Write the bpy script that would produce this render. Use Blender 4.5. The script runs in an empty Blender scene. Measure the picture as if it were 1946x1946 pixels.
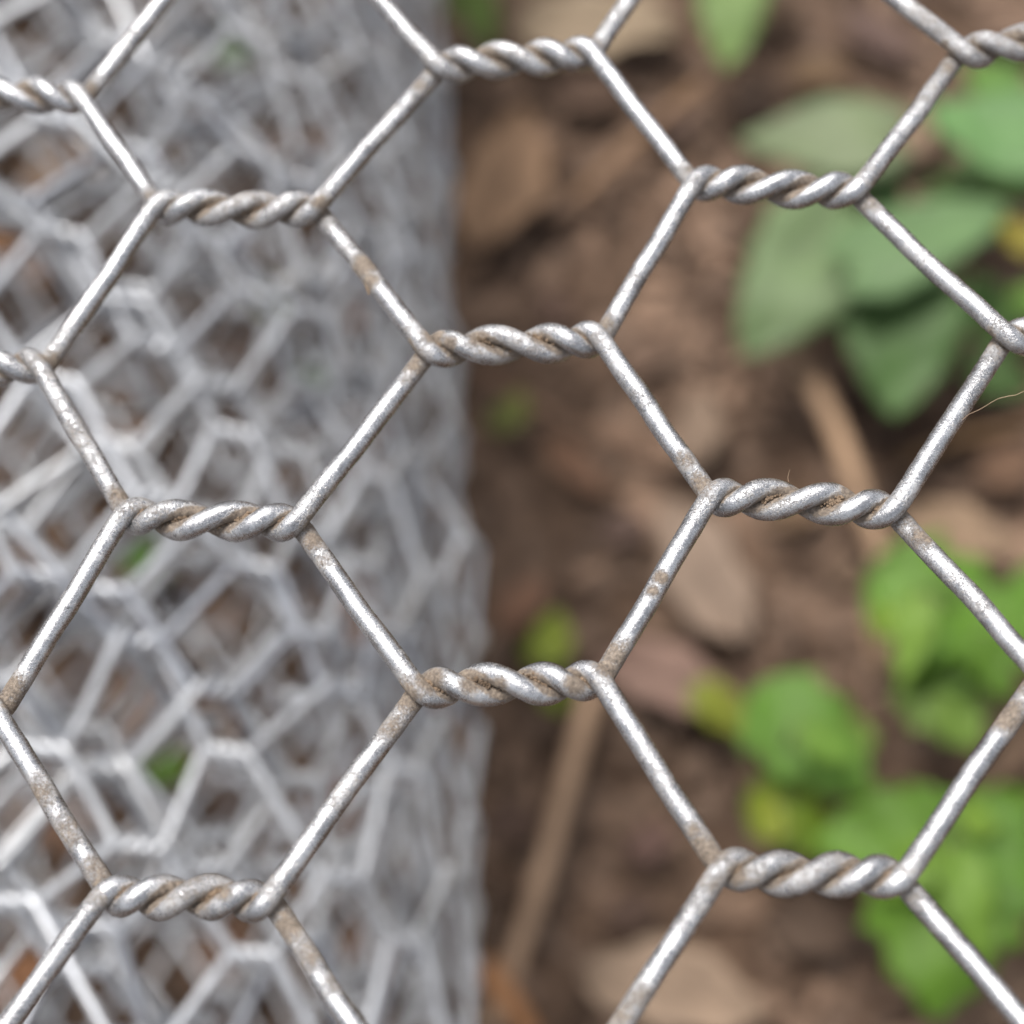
# Hexagonal wire netting in front of a netting roll and leaf-strewn soil.
# Lengths below are millimetres; U turns them into scene units (1 unit = 10 cm, scale_length 0.1).
import bpy, math, random
import numpy as np
from mathutils import Matrix, Vector

U = 0.01
scene = bpy.context.scene
scene.unit_settings.system = 'METRIC'
scene.unit_settings.scale_length = 0.1

# ------------------------------------------------------------------ camera
CAM_LOC = (7.684, -44.328, 252.12)
CAM_ROT= [[0.996308, 0.026998, 0.081489], [0.006468, 0.922953, -0.384858], [-0.085601, 0.383964, 0.919371]]
cam_data = bpy.data.cameras.new('camera')
cam = bpy.data.objects.new('camera', cam_data)
scene.collection.objects.link(cam)
m = Matrix(CAM_ROT).to_4x4()
m.translation = Vector(CAM_LOC) * U
cam.matrix_world = m
cam_data.sensor_width = 36.0
cam_data.sensor_height = 36.0
cam_data.lens = 36.0 * 1.6
cam_data.clip_start = 0.02
cam_data.clip_end = 1000.0
cam_data.dof.use_dof = True
cam_data.dof.focus_distance = 0.878
cam_data.dof.aperture_blades = 0
APERTURE_MM = 2.75                                     # lens opening, mm
# blender: aperture diameter (scene units) = lens[mm] * 0.001 / fstop / unit scale is ignored
cam_data.dof.aperture_fstop = cam_data.lens * 0.001 / (APERTURE_MM * U)
scene.camera = cam

# ------------------------------------------------------------------ light
SUN_DIR = Vector((-0.22, 0.34, 1.0)).normalized()      # towards the light
elev = math.asin(SUN_DIR.z)
azim = math.atan2(SUN_DIR.x, SUN_DIR.y)                # clockwise from +Y
world = bpy.data.worlds.new('World')
scene.world = world
world.use_nodes = True
wn = world.node_tree.nodes; wl = world.node_tree.links
bg = wn['Background']
sky = wn.new('ShaderNodeTexSky')
sky.sky_type = 'NISHITA'
sky.sun_disc = False
sky.sun_elevation = elev
sky.sun_rotation = azim
sky.air_density = 1.0
sky.dust_density = 4.0
sky.ozone_density = 1.0
hs = wn.new('ShaderNodeHueSaturation')                 # thin white overcast
hs.inputs['Saturation'].default_value = 0.28
wl.new(sky.outputs['Color'], hs.inputs['Color'])
wl.new(hs.outputs['Color'], bg.inputs['Color'])
bg.inputs['Strength'].default_value = 0.095
sun_data = bpy.data.lights.new('sun', 'SUN')
sun_data.energy = 1.5
sun_data.angle = math.radians(18)
sun_data.color = (1.0, 0.955, 0.90)
sun = bpy.data.objects.new('sun', sun_data)
sun.rotation_euler = SUN_DIR.to_track_quat('Z', 'Y').to_euler()
sun.location = SUN_DIR * 20
scene.collection.objects.link(sun)

scene.view_settings.view_transform = 'Standard'
scene.view_settings.look = 'None'
scene.view_settings.exposure = 1.45
scene.view_settings.gamma = 1.0
scene.view_settings.use_curve_mapping = False
scene.render.engine = 'CYCLES'
scene.cycles.use_denoising = True
scene.cycles.max_bounces = 8
scene.cycles.sample_clamp_indirect = 8.0

# ------------------------------------------------------------------ helpers
rng = np.random.default_rng(7)
random.seed(7)
COL = scene.collection

def link(name, data, parent=None):
    o = bpy.data.objects.new(name, data)
    COL.objects.link(o)
    if parent is not None:
        o.parent = parent
    return o

def tag(o, label=None, category=None, group=None, kind=None):
    if label: o['label'] = label
    if category: o['category'] = category
    if group: o['group'] = group
    if kind: o['kind'] = kind
    return o

def thing(name, label, category, group=None, loc=(0, 0, 0)):
    o = link(name, None)
    o.location = Vector(loc) * U
    o.empty_display_size = 0.02
    return tag(o, label, category, group)

def mesh_from(name, verts, faces, mat, smooth=True, attrs=None, uvs=None, rest=None):
    """verts (n,3) in mm, faces (m,4) or (m,3) int arrays or list of such arrays"""
    me = bpy.data.meshes.new(name)
    fl = faces if isinstance(faces, list) else [faces]
    fl = [np.asarray(f, np.int32) for f in fl if len(f)]
    nv = len(verts)
    loops = np.concatenate([f.ravel() for f in fl])
    sizes = np.concatenate([np.full(len(f), f.shape[1], np.int32) for f in fl])
    starts = np.concatenate([[0], np.cumsum(sizes)[:-1]]).astype(np.int32)
    me.vertices.add(nv)
    me.vertices.foreach_set('co', (np.asarray(verts, np.float32) * U).ravel())
    me.loops.add(len(loops))
    me.loops.foreach_set('vertex_index', loops)
    me.polygons.add(len(sizes))
    me.polygons.foreach_set('loop_start', starts)
    me.polygons.foreach_set('use_smooth', np.full(len(sizes), smooth))
    me.update(calc_edges=True)
    if attrs:
        for k, v in attrs.items():
            a = me.attributes.new(k, 'FLOAT', 'POINT')
            a.data.foreach_set('value', np.asarray(v, np.float32))
    if uvs is not None:
        a = me.attributes.new('wire_uv', 'FLOAT_VECTOR', 'POINT')
        a.data.foreach_set('vector', np.asarray(uvs, np.float32).ravel())
    if rest is not None:
        a = me.attributes.new('rest', 'FLOAT_VECTOR', 'POINT')
        a.data.foreach_set('vector', np.asarray(rest, np.float32).ravel())
    me.validate()
    me.materials.append(mat)
    return me

def vnoise(p, seed=0):
    """cheap smooth value noise, p (n,3) -> (n,) in -1..1"""
    p = np.asarray(p, float)
    i = np.floor(p).astype(np.int64); f = p - i
    f = f * f * (3 - 2 * f)
    def h(a):
        n = (a[:, 0] * 374761393 + a[:, 1] * 668265263 + a[:, 2] * 2147483647 + seed * 1274126177) & 0xffffffff
        n = ((n ^ (n >> 13)) * 1274126177) & 0xffffffff
        n = n ^ (n >> 16)
        return (n & 0xffff) / 32767.5 - 1
    r = 0
    for dx in (0, 1):
        for dy in (0, 1):
            for dz in (0, 1):
                w = (f[:, 0] if dx else 1 - f[:, 0]) * (f[:, 1] if dy else 1 - f[:, 1]) * (f[:, 2] if dz else 1 - f[:, 2])
                r = r + w * h(i + np.array([dx, dy, dz]))
    return r

def resample(path, step):
    d = np.linalg.norm(np.diff(path, axis=0), axis=1)
    s = np.concatenate([[0], np.cumsum(d)])
    n = max(2, int(round(s[-1] / step)) + 1)
    t = np.linspace(0, s[-1], n)
    return np.stack([np.interp(t, s, path[:, k]) for k in range(3)], 1), t

def frames(path):
    tan = np.gradient(path, axis=0)
    tan /= np.linalg.norm(tan, axis=1)[:, None]
    nrm = np.zeros_like(tan)
    a = np.array([0, 0, 1.0]) if abs(tan[0, 2]) < .9 else np.array([1.0, 0, 0])
    v = a - tan[0] * (a @ tan[0]); v /= np.linalg.norm(v)
    nrm[0] = v
    for i in range(1, len(path)):
        v = nrm[i - 1] - tan[i] * (nrm[i - 1] @ tan[i])
        nrm[i] = v / np.linalg.norm(v)
    return tan, nrm, np.cross(tan, nrm)

def tube(path, radius, sides, caps=True):
    """returns verts, faces list, radial dirs, s along, ring index"""
    n = len(path)
    tan, a, b = frames(path)
    ang = np.arange(sides) * 2 * math.pi / sides
    rad = (np.cos(ang)[None, :, None] * a[:, None, :] + np.sin(ang)[None, :, None] * b[:, None, :])
    R = np.broadcast_to(np.asarray(radius, float), (n,))
    V = (path[:, None, :] + rad * R[:, None, None]).reshape(-1, 3)
    i = np.arange(n - 1)[:, None] * sides; j = np.arange(sides)[None, :]; k = (j + 1) % sides
    F = np.stack([i + j, i + k, i + sides + k, i + sides + j], -1).reshape(-1, 4)
    fl = [F]
    if caps:
        fl.append(np.array([list(range(sides))[::-1]])); fl.append(np.array([[(n - 1) * sides + q for q in range(sides)]]))
    return V, fl, rad.reshape(-1, 3)

# ------------------------------------------------------------------ materials
def new_mat(name):
    mt = bpy.data.materials.new(name)
    mt.use_nodes = True
    nt = mt.node_tree
    return mt, nt.nodes, nt.links, nt.nodes['Principled BSDF']

def ramp(nodes, stops, interp='LINEAR'):
    r = nodes.new('ShaderNodeValToRGB')
    r.color_ramp.interpolation = interp
    el = r.color_ramp.elements
    while len(el) < len(stops): el.new(0.5)
    for e, (p, c) in zip(el, stops):
        e.position = p
        e.color = (*c, 1) if len(c) == 3 else c
    return r

def noise(nodes, links, vec, scale, detail=4, rough=.55, dist=0.0):
    n = nodes.new('ShaderNodeTexNoise')
    n.inputs['Scale'].default_value = scale
    n.inputs['Detail'].default_value = detail
    n.inputs['Roughness'].default_value = rough
    n.inputs['Distortion'].default_value = dist
    if vec is not None: links.new(vec, n.inputs['Vector'])
    return n

def math_node(nodes, links, op, a, b=None, clamp=False):
    n = nodes.new('ShaderNodeMath'); n.operation = op; n.use_clamp = clamp
    for k, v in enumerate((a, b)):
        if v is None: continue
        if hasattr(v, 'links'): links.new(v, n.inputs[k])
        else: n.inputs[k].default_value = v
    return n.outputs[0]

def mix_col(nodes, links, fac, a, b, mode='MIX'):
    n = nodes.new('ShaderNodeMix'); n.data_type = 'RGBA'; n.blend_type = mode
    for s, v in (('Factor', fac), ('A', a), ('B', b)):
        sock = [q for q in n.inputs if q.name == s and (q.type == 'RGBA' or s == 'Factor')][0]
        if hasattr(v, 'links'): links.new(v, sock)
        else: sock.default_value = v if s == 'Factor' else (*v, 1)
    return [q for q in n.outputs if q.type == 'RGBA'][0]

def galvanised(name, detail=True):
    mt, N, L, B = new_mat(name)
    if not detail:
        tc = N.new('ShaderNodeTexCoord'); co = tc.outputs['Object']
        mott = noise(N, L, co, 60, 4, .6)
        r1 = ramp(N, [(.30, (.46, .474, .50)), (.70, (.68, .695, .72))])
        L.new(mott.outputs['Fac'], r1.inputs['Fac'])
        oi = N.new('ShaderNodeObjectInfo')                  # every wire weathered a little differently
        rw = ramp(N, [(0, (.52, .53, .56)), (.55, (.86, .85, .83)), (1, (1, 1, 1))])
        L.new(oi.outputs['Random'], rw.inputs['Fac'])
        L.new(mix_col(N, L, 1.0, r1.outputs['Color'], rw.outputs['Color'], 'MULTIPLY'), B.inputs['Base Color'])
        B.inputs['Metallic'].default_value = .72
        B.inputs['Roughness'].default_value = .45
        return mt
    ra = N.new('ShaderNodeAttribute'); ra.attribute_name = 'rest'      # position on the sheet in mm
    co = ra.outputs['Vector']
    mott = noise(N, L, co, .75, 5, .65)                     # zinc mottling
    r1 = ramp(N, [(.30, (.30, .306, .322)), (.50, (.46, .467, .485)), (.72, (.66, .665, .678))])
    L.new(mott.outputs['Fac'], r1.inputs['Fac'])
    base = r1.outputs['Color']
    fine = noise(N, L, co, 9.0, 3, .75)                     # grain ~0.1 mm
    r2 = ramp(N, [(.38, (.40, .40, .42)), (.54, (1, 1, 1))])
    L.new(fine.outputs['Fac'], r2.inputs['Fac'])
    base = mix_col(N, L, math_node(N, L, 'SUBTRACT', 1.35, math_node(N, L, 'MULTIPLY', mott.outputs['Fac'], 1.5), True), base, r2.outputs['Color'], 'MULTIPLY')
    film = noise(N, L, co, .28, 3, .6)                      # thin film of dust
    base = mix_col(N, L, math_node(N, L, 'MULTIPLY', film.outputs['Fac'], .26), base, (.38, .34, .28))
    pit = noise(N, L, co, 3.6, 4, .8, .6)                   # dark pits and scuffs
    r3 = ramp(N, [(.32, (1, 1, 1)), (.39, (0, 0, 0))])
    L.new(pit.outputs['Fac'], r3.inputs['Fac'])
    base = mix_col(N, L, r3.outputs['Color'], base, (.14, .135, .13))
    # drawing lines that run along the wire, scuffs that run round it
    at = N.new('ShaderNodeAttribute'); at.attribute_name = 'wire_uv'
    mp = N.new('ShaderNodeMapping'); mp.inputs['Scale'].default_value = (1.1, 7.0, 1)
    L.new(at.outputs['Vector'], mp.inputs['Vector'])
    lines = noise(N, L, mp.outputs['Vector'], 1.4, 4, .7)
    # dirt
    da = N.new('ShaderNodeAttribute'); da.attribute_name = 'dirt'
    dn = noise(N, L, co, 1.6, 6, .75)
    dn2 = noise(N, L, co, 8.0, 3, .8)
    sp = math_node(N, L, 'ADD', math_node(N, L, 'MULTIPLY', dn.outputs['Fac'], .9), math_node(N, L, 'MULTIPLY', dn2.outputs['Fac'], 1.1))
    sp = math_node(N, L, 'ADD', math_node(N, L, 'MULTIPLY', da.outputs['Fac'], .95), sp)
    mr = N.new('ShaderNodeMapRange'); mr.interpolation_type = 'SMOOTHSTEP'
    mr.inputs['From Min'].default_value = 1.12; mr.inputs['From Max'].default_value = 1.60
    L.new(sp, mr.inputs['Value'])
    dirt = mr.outputs['Result']
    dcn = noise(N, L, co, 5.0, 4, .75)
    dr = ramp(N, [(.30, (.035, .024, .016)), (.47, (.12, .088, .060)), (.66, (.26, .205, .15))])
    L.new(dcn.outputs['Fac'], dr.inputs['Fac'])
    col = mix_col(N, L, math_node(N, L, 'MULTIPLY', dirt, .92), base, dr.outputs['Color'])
    L.new(col, B.inputs['Base Color'])
    met = math_node(N, L, 'MULTIPLY', math_node(N, L, 'SUBTRACT', 1.0, dirt, True), .93)
    L.new(met, B.inputs['Metallic'])
    rg = math_node(N, L, 'ADD', math_node(N, L, 'MULTIPLY', mott.outputs['Fac'], .22), math_node(N, L, 'MULTIPLY', fine.outputs['Fac'], .18))
    rg = math_node(N, L, 'ADD', rg, math_node(N, L, 'MULTIPLY', dirt, .5))
    rg = math_node(N, L, 'ADD', rg, .06, True)
    L.new(rg, B.inputs['Roughness'])
    hgt = math_node(N, L, 'ADD', math_node(N, L, 'MULTIPLY', fine.outputs['Fac'], .5),
                    math_node(N, L, 'ADD', math_node(N, L, 'MULTIPLY', lines.outputs['Fac'], .55),
                              math_node(N, L, 'MULTIPLY', math_node(N, L, 'MULTIPLY', dn2.outputs['Fac'], dirt), 1.6)))
    bp = N.new('ShaderNodeBump'); bp.inputs['Strength'].default_value = .6; bp.inputs['Distance'].default_value = .0009
    L.new(hgt, bp.inputs['Height']); L.new(bp.outputs['Normal'], B.inputs['Normal'])
    return mt

def simple_mat(name, c1, c2, scale, rough=.9, bump=.0, dist=.004, detail=5, spec=.3, trans=0.0):
    mt, N, L, B = new_mat(name)
    tc = N.new('ShaderNodeTexCoord')
    n = noise(N, L, tc.outputs['Object'], scale, detail, .62)
    r = ramp(N, [(.32, c1), (.68, c2)])
    L.new(n.outputs['Fac'], r.inputs['Fac'])
    L.new(r.outputs['Color'], B.inputs['Base Color'])
    B.inputs['Roughness'].default_value = rough
    B.inputs['Specular IOR Level'].default_value = spec
    if bump:
        b = N.new('ShaderNodeBump'); b.inputs['Strength'].default_value = bump; b.inputs['Distance'].default_value = dist
        L.new(n.outputs['Fac'], b.inputs['Height']); L.new(b.outputs['Normal'], B.inputs['Normal'])
    return mt

def sc(c, k): return tuple(min(1, v * k) for v in c)

M_WIRE = galvanised('galvanised_wire')
M_ROLL = galvanised('galvanised_roll_wire', False)

# ------------------------------------------------------------------ ground
def soil_material():
    mt, N, L, B = new_mat('soil')
    tc = N.new('ShaderNodeTexCoord'); co = tc.outputs['Object']
    a = noise(N, L, co, 7, 6, .65)
    b = noise(N, L, co, 2.2, 3, .5)
    r = ramp(N, [(.28, (.040, .026, .018)), (.42, (.076, .050, .035)), (.56, (.126, .083, .058)), (.72, (.185, .126, .089))])
    L.new(a.outputs['Fac'], r.inputs['Fac'])
    r2 = ramp(N, [(.35, (.55, .50, .46)), (.65, (1.1, 1.05, 1.0))])
    L.new(b.outputs['Fac'], r2.inputs['Fac'])
    c = mix_col(N, L, .8, r.outputs['Color'], r2.outputs['Color'], 'MULTIPLY')
    L.new(c, B.inputs['Base Color'])
    B.inputs['Roughness'].default_value = .95
    B.inputs['Specular IOR Level'].default_value = .2
    bp = N.new('ShaderNodeBump'); bp.inputs['Strength'].default_value = .8; bp.inputs['Distance'].default_value = .02
    f = noise(N, L, co, 40, 6, .7)
    L.new(f.outputs['Fac'], bp.inputs['Height']); L.new(bp.outputs['Normal'], B.inputs['Normal'])
    return mt
M_SOIL = soil_material()

def axis_coords(lo, hi, step, far):
    mid = np.arange(lo, hi + step, step)
    out = []
    d = step
    x = 0.0
    while x < far:
        d *= 1.35; x += d; out.append(x)
    out = np.array(out)
    return np.concatenate([(mid[0] - out)[::-1], mid, mid[-1] + out])

def ground_h(x, y):
    p = np.stack([x, y, np.zeros_like(x)], -1)
    h = 2.2 * vnoise(p / 31.0, 1) + 1.5 * vnoise(p / 13.0, 2) + .9 * vnoise(p / 6.0, 3) + .5 * vnoise(p / 2.7, 4)
    return h - 2.6

gx = axis_coords(-190, 170, 1.3, 30000); gy = axis_coords(-110, 250, 1.3, 30000)
GX, GY = np.meshgrid(gx, gy, indexing='ij')
gz = ground_h(GX.ravel(), GY.ravel())
gv = np.stack([GX.ravel(), GY.ravel(), gz], 1)
ni, nj = len(gx), len(gy)
I, J = np.meshgrid(np.arange(ni - 1), np.arange(nj - 1), indexing='ij')
q = (I * nj + J).ravel()
gf = np.stack([q, q + nj, q + nj + 1, q + 1], 1)
ground = link('ground', mesh_from('ground', gv, gf, M_SOIL))
tag(ground, 'dark brown bare soil under the netting', None, None, 'structure')

# soil crumbs
def ico():
    t = (1 + 5 ** .5) / 2
    v = np.array([(-1, t, 0), (1, t, 0), (-1, -t, 0), (1, -t, 0), (0, -1, t), (0, 1, t), (0, -1, -t), (0, 1, -t), (t, 0, -1), (t, 0, 1), (-t, 0, -1), (-t, 0, 1)], float)
    v /= np.linalg.norm(v[0])
    f = np.array([(0, 11, 5), (0, 5, 1), (0, 1, 7), (0, 7, 10), (0, 10, 11), (1, 5, 9), (5, 11, 4), (11, 10, 2), (10, 7, 6), (7, 1, 8), (3, 9, 4), (3, 4, 2), (3, 2, 6), (3, 6, 8), (3, 8, 9), (4, 9, 5), (2, 4, 11), (6, 2, 10), (8, 6, 7), (9, 8, 1)])
    return v, f
ICO_V, ICO_F = ico()
def lumps(centres, sizes, seed, flat=.7):
    r = np.random.default_rng(seed)
    n = len(centres)
    V = ICO_V[None] * (1 + r.uniform(-.28, .28, (n, 12, 1)))
    ax = r.normal(size=(n, 3)); ax /= np.linalg.norm(ax, axis=1)[:, None]
    a = r.uniform(.7, 1.35, (n, 1, 3)); V = V * a
    th = r.uniform(0, 6.28, n); c, s = np.cos(th), np.sin(th)
    X = V[..., 0] * c[:, None] - V[..., 1] * s[:, None]; Y = V[..., 0] * s[:, None] + V[..., 1] * c[:, None]
    V = np.stack([X, Y, V[..., 2] * flat], -1) * np.asarray(sizes)[:, None, None] + np.asarray(centres)[:, None, :]
    F = ICO_F[None] + (np.arange(n) * 12)[:, None, None]
    return V.reshape(-1, 3), F.reshape(-1, 3)
n = 9000
cx = rng.uniform(-140, 120, n); cy = rng.uniform(-60, 210, n)
sz = np.clip(rng.lognormal(-.1, .55, n), .35, 4.2)
cz = ground_h(cx, cy) + sz * .25
v, f = lumps(np.stack([cx, cy, cz], 1), sz, 5)
M_CRUMB = simple_mat('soil_crumb', (.042, .027, .019), (.17, .114, .081), 5.0, .95, .5, .01)
tag(link('soil_crumbs', mesh_from('soil_crumbs', v, f, M_CRUMB, False)), 'loose brown soil crumbs scattered over the ground', 'soil', None, 'stuff')
# bark and rotted leaf bits
n = 900
cx = rng.uniform(-130, 110, n); cy = rng.uniform(-50, 200, n)
L0 = rng.uniform(2, 6, n); W0 = L0 * rng.uniform(.2, .6, n); th = rng.uniform(0, 6.28, n); cz = ground_h(cx, cy) + rng.uniform(.3, 1.6, n)
bv = []; bf = []
for k in range(n):
    c, s = math.cos(th[k]), math.sin(th[k]); tl = rng.uniform(-.35, .35); t2 = rng.uniform(-.4, .4)
    pts = [(-L0[k], -W0[k] * .5), (0, -W0[k]), (L0[k], -W0[k] * .3), (L0[k] * .8, W0[k] * .6), (-.2 * L0[k], W0[k]), (-L0[k] * .9, W0[k] * .4)]
    top = [(cx[k] + c * a - s * b, cy[k] + s * a + c * b, cz[k] + tl * a + t2 * b) for a, b in pts]
    o = len(bv)
    bv += top + [(x, y, z - .35) for x, y, z in top]
    bf += [(o, o + 1, o + 2, o + 3), (o, o + 3, o + 4, o + 5)] + [(o + a, o + 6 + a, o + 6 + (a + 1) % 6, o + (a + 1) % 6) for a in range(6)]
M_BARK = simple_mat('bark_bits', (.062, .039, .026), (.235, .152, .104), 1.3, .9, .2, .005, 2)
tag(link('leaf_litter_bits', mesh_from('leaf_litter_bits', np.array(bv), np.array(bf), M_BARK, False)), 'small broken bits of bark and rotted leaf on the soil', 'leaf litter', None, 'stuff')

# ------------------------------------------------------------------ tables of placed things (mm)
DRY=[
 ('broad pale tan fallen leaf on the soil at the top edge beside the roll',(-14.96, 157.63, 5, 16.58, 155.64, 5, 16.3),(0.552, 0.3712, 0.2307)),
 ('warm brown fallen leaf pressed against the upper edge of the wire roll',(-20.15, 108.86, 6, -12.32, 138.17, 6, 16.67),(0.5029, 0.2623, 0.1329)),
 ('small orange tan leaf scrap beside the dark hollow near the top',(35.86, 143.31, 4, 46.41, 144.45, 4, 6.65),(0.4452, 0.2384, 0.107)),
 ('pale peach fallen leaf between the large dull green leaves',(53.08, 123.38, 5, 61.24, 137.59, 5, 9.67),(0.6172, 0.3712, 0.2232)),
 ('little beige leaf scrap just below right end of the middle twist',(3.5, 84.95, 4, 12.36, 90.21, 4, 7.2),(0.4452, 0.2384, 0.15)),
 ('pale oval fallen leaf standing upright below the dull green leaves',(15.34, 65.89, 5, 18.07, 80.39, 5, 7.85),(0.5906, 0.3613, 0.2384)),
 ('long pale tan fallen leaf in the cell at the centre of the soil',(22.9, 35.74, 6, 10.43, 60.88, 6, 13.42),(0.4678, 0.2961, 0.2086)),
 ('pinkish brown fallen leaf beside the lower middle twist',(-0.31, 34.37, 5, 21.63, 25.36, 5, 10.69),(0.402, 0.2159, 0.162)),
 ('broad pinkish tan fallen leaf at the bottom edge of the soil',(-3.7, -13.83, 5, 23.28, -19.85, 5, 12.63),(0.5776, 0.3613, 0.2384)),
 ('rusty brown leaf fragment on dark soil right of the roll',(-8.24, 72.93, 4, 0.91, 62.02, 4, 5.46),(0.402, 0.1746, 0.0844)),
 ('small rust brown leaf beside the tiny yellow green weed',(-15.53, 38.11, 4, -9.59, 48.34, 4, 6.67),(0.3813, 0.1683, 0.0887)),
 ('dull brown leaf fragment left of the long stick near the roll',(-18.93, 7.57, 4, -8.79, 8.67, 4, 6.49),(0.2623, 0.1274, 0.0802)),
 ('tiny pink brown leaf scrap right of the long stick',(3.57, 2.7, 3, 10.5, 7.44, 3, 5.28),(0.3813, 0.1812, 0.1384)),
 ('tan fallen leaf below the right hand twist near the bright plants',(48.23, 56.05, 6, 66.17, 49.67, 6, 8.64),(0.4678, 0.2789, 0.162)),
 ('orange brown fallen leaf at the right edge below the thin hair',(61.32, 62.99, 4, 70.57, 66.93, 4, 7.12),(0.2874, 0.1384, 0.0723)),
 ('tan fallen leaf at the right edge between the bright green plants',(53.25, 13.48, 6, 65.97, 23.05, 6, 9.35),(0.4793, 0.2623, 0.15)),
 ('mauve brown leaf near the top between two wires',(46.34, 156.99, 4, 58.76, 144.88, 4, 7.61),(0.305, 0.162, 0.1274)),
 ('brown fallen leaf in the top right corner of the soil',(70.51, 151.04, 5, 82.26, 155.06, 5, 11.25),(0.3325, 0.1812, 0.1119)),
 ('tan fallen leaf in the bottom right corner of the soil',(49.51, -20.89, 4, 62.05, -14.71, 4, 7.06),(0.4342, 0.2462, 0.15)),
 ('dull brown leaf below the bottom right twist',(23.29, -6.23, 4, 38.46, -9.37, 4, 8.45),(0.2623, 0.1441, 0.0887)),
 ('light brown leaf sliver beside the light green leaf at the top',(34.55, 154.1, 4, 37.11, 164.95, 4, 4.87),(0.3916, 0.2159, 0.117)),
 ('grey pink leaf scrap left of the dull green leaves',(7.83, 138.07, 3, 18.25, 133.43, 3, 6.71),(0.305, 0.162, 0.117)),
 ('short reddish leaf scrap above the middle of the soil',(-10.57, 100.58, 3, -3.2, 96.05, 3, 6.1),(0.305, 0.15, 0.0976)),
 ('curled mauve leaf scrap above the pale central leaf',(-0.09, 55.4, 3, 8.17, 57.51, 3, 5.53),(0.305, 0.162, 0.1221)),
 ('small tan leaf scrap beside the brown bent stem',(36.38, 49.81, 3, 42.8, 46.03, 3, 5.84),(0.3515, 0.1946, 0.1119)),
 ('brown leaf scrap between long stick and bottom right twist',(-0.17, -6.7, 3, 7.78, -3.64, 3, 5.68),(0.2874, 0.1441, 0.0931)),
 ('narrow tan leaf beside the yellow green seedling leaf',(42.03, 41.94, 7, 43.05, 29.02, 7, 3.23),(0.4678, 0.2623, 0.1384)),
 ('dark brown curled leaf beside the upper twisted joint',(-7.61, 141.14, 4, 6.04, 143.89, 4, 8.27),(0.1878, 0.0931, 0.0545)),
 ('mid brown leaf lying under the bent stem',(26.66, 57.45, 3, 36.99, 59.01, 3, 5.97),(0.305, 0.162, 0.0802)),
 ('orange tan leaf seen through the upper part of the roll',(-113.03, 122.43, 3, -98.68, 107.14, 3, 11.45),(0.5776, 0.2623, 0.117)),
 ('tan leaf beneath the roll near the top left joint',(-106.45, 132.4, 3, -90.86, 128.41, 3, 12.97),(0.5149, 0.2623, 0.1274)),
 ('brown leaf beneath the roll near the top centre',(-61.67, 135.73, 3, -47.73, 127.51, 3, 12.73),(0.4564, 0.2232, 0.1274)),
 ('brown leaf seen through the roll above the middle twist',(-37.4, 95.51, 3, -49.6, 108.63, 3, 10.5),(0.4342, 0.1878, 0.1022)),
 ('orange brown leaf beneath the left side of the roll',(-77.46, 69.34, 3, -86.82, 83.63, 3, 8.99),(0.4564, 0.2159, 0.107)),
 ('brown leaf seen through the right side of the roll',(-41.1, 64.77, 3, -37.73, 83.37, 3, 10.08),(0.402, 0.1878, 0.107)),
 ('tan leaf beneath the roll at the left edge',(-97.65, 45.4, 3, -92.79, 61.28, 3, 11.86),(0.5149, 0.2623, 0.1384)),
 ('reddish leaf beneath the roll by the lower twist',(-39.81, 48.87, 3, -34.65, 32.76, 3, 9.5),(0.4342, 0.1878, 0.0976)),
 ('tan leaf beneath the lower left part of the roll',(-70.28, 34.64, 3, -78.89, 21.64, 3, 8.69),(0.491, 0.2384, 0.1221)),
 ('rust leaf beneath the roll near its right edge',(-43.47, 4.85, 3, -38.66, 21.33, 3, 7.95),(0.4342, 0.1812, 0.0887)),
 ('brown leaf beneath the roll near the lower left wire',(-78.02, 9.85, 3, -91.25, 7.2, 3, 7.97),(0.4564, 0.2232, 0.1274)),
 ('orange leaf beneath the roll in the bottom corner',(-93.72, -18.89, 3, -83.34, -10.65, 3, 7.93),(0.6038, 0.2384, 0.0887)),
 ('brown leaf beneath the roll at the bottom',(-54.42, -16.38, 3, -61.16, -5.58, 3, 10.27),(0.402, 0.1878, 0.1022)),
 ('light rust leaf beneath the roll at the bottom edge',(-36.53, -5.69, 3, -33.74, -16.5, 3, 7.87),(0.4564, 0.2086, 0.107)),
]
TWIGS=[
 ('long pale brown stick lying on the soil beside the roll',[(-1.42, 29.06), (-3.41, 21.42), (-6.76, 9.05), (-10.39, -3.67), (-13.91, -13.66), (-16.57, -21.9)],3.46,4,(0.5271, 0.3325, 0.2016)),
 ('bent brown stem running down from the dull green leaves',[(29.16, 87.77), (34.37, 80.65), (38.42, 70.88), (40.69, 61.46), (42.9, 52.31), (44.21, 45.18)],3.6,10,(0.4452, 0.2789, 0.162)),
 ('thin straight twig crossing the soil below the top twist',[(20.5, 143.45), (8.68, 131.95), (-3.37, 119.08)],1.91,5,(0.305, 0.1683, 0.0802)),
 ('thin dark twig running from the roll towards the centre',[(-21.42, 86.93), (-10.48, 78.44), (0.19, 73.13), (11.51, 67.9)],1.53,4,(0.1878, 0.0976, 0.0545)),
 ('orange brown stick end at the bottom beside the roll',[(-17.75, -13.01), (-14.19, -17.91), (-10.3, -23.46)],3.57,5,(0.491, 0.2159, 0.0762)),
 ('thin brown twig behind the right hand cell',[(49.38, 66.67), (58.22, 70.19), (70.79, 72.64)],1.87,4,(0.2159, 0.117, 0.0452)),
 ('slim brown twig near the bottom right leaves',[(23.44, 11.93), (21.35, 18.52), (19.63, 25.26)],1.45,4,(0.2232, 0.117, 0.0612)),
]
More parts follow.
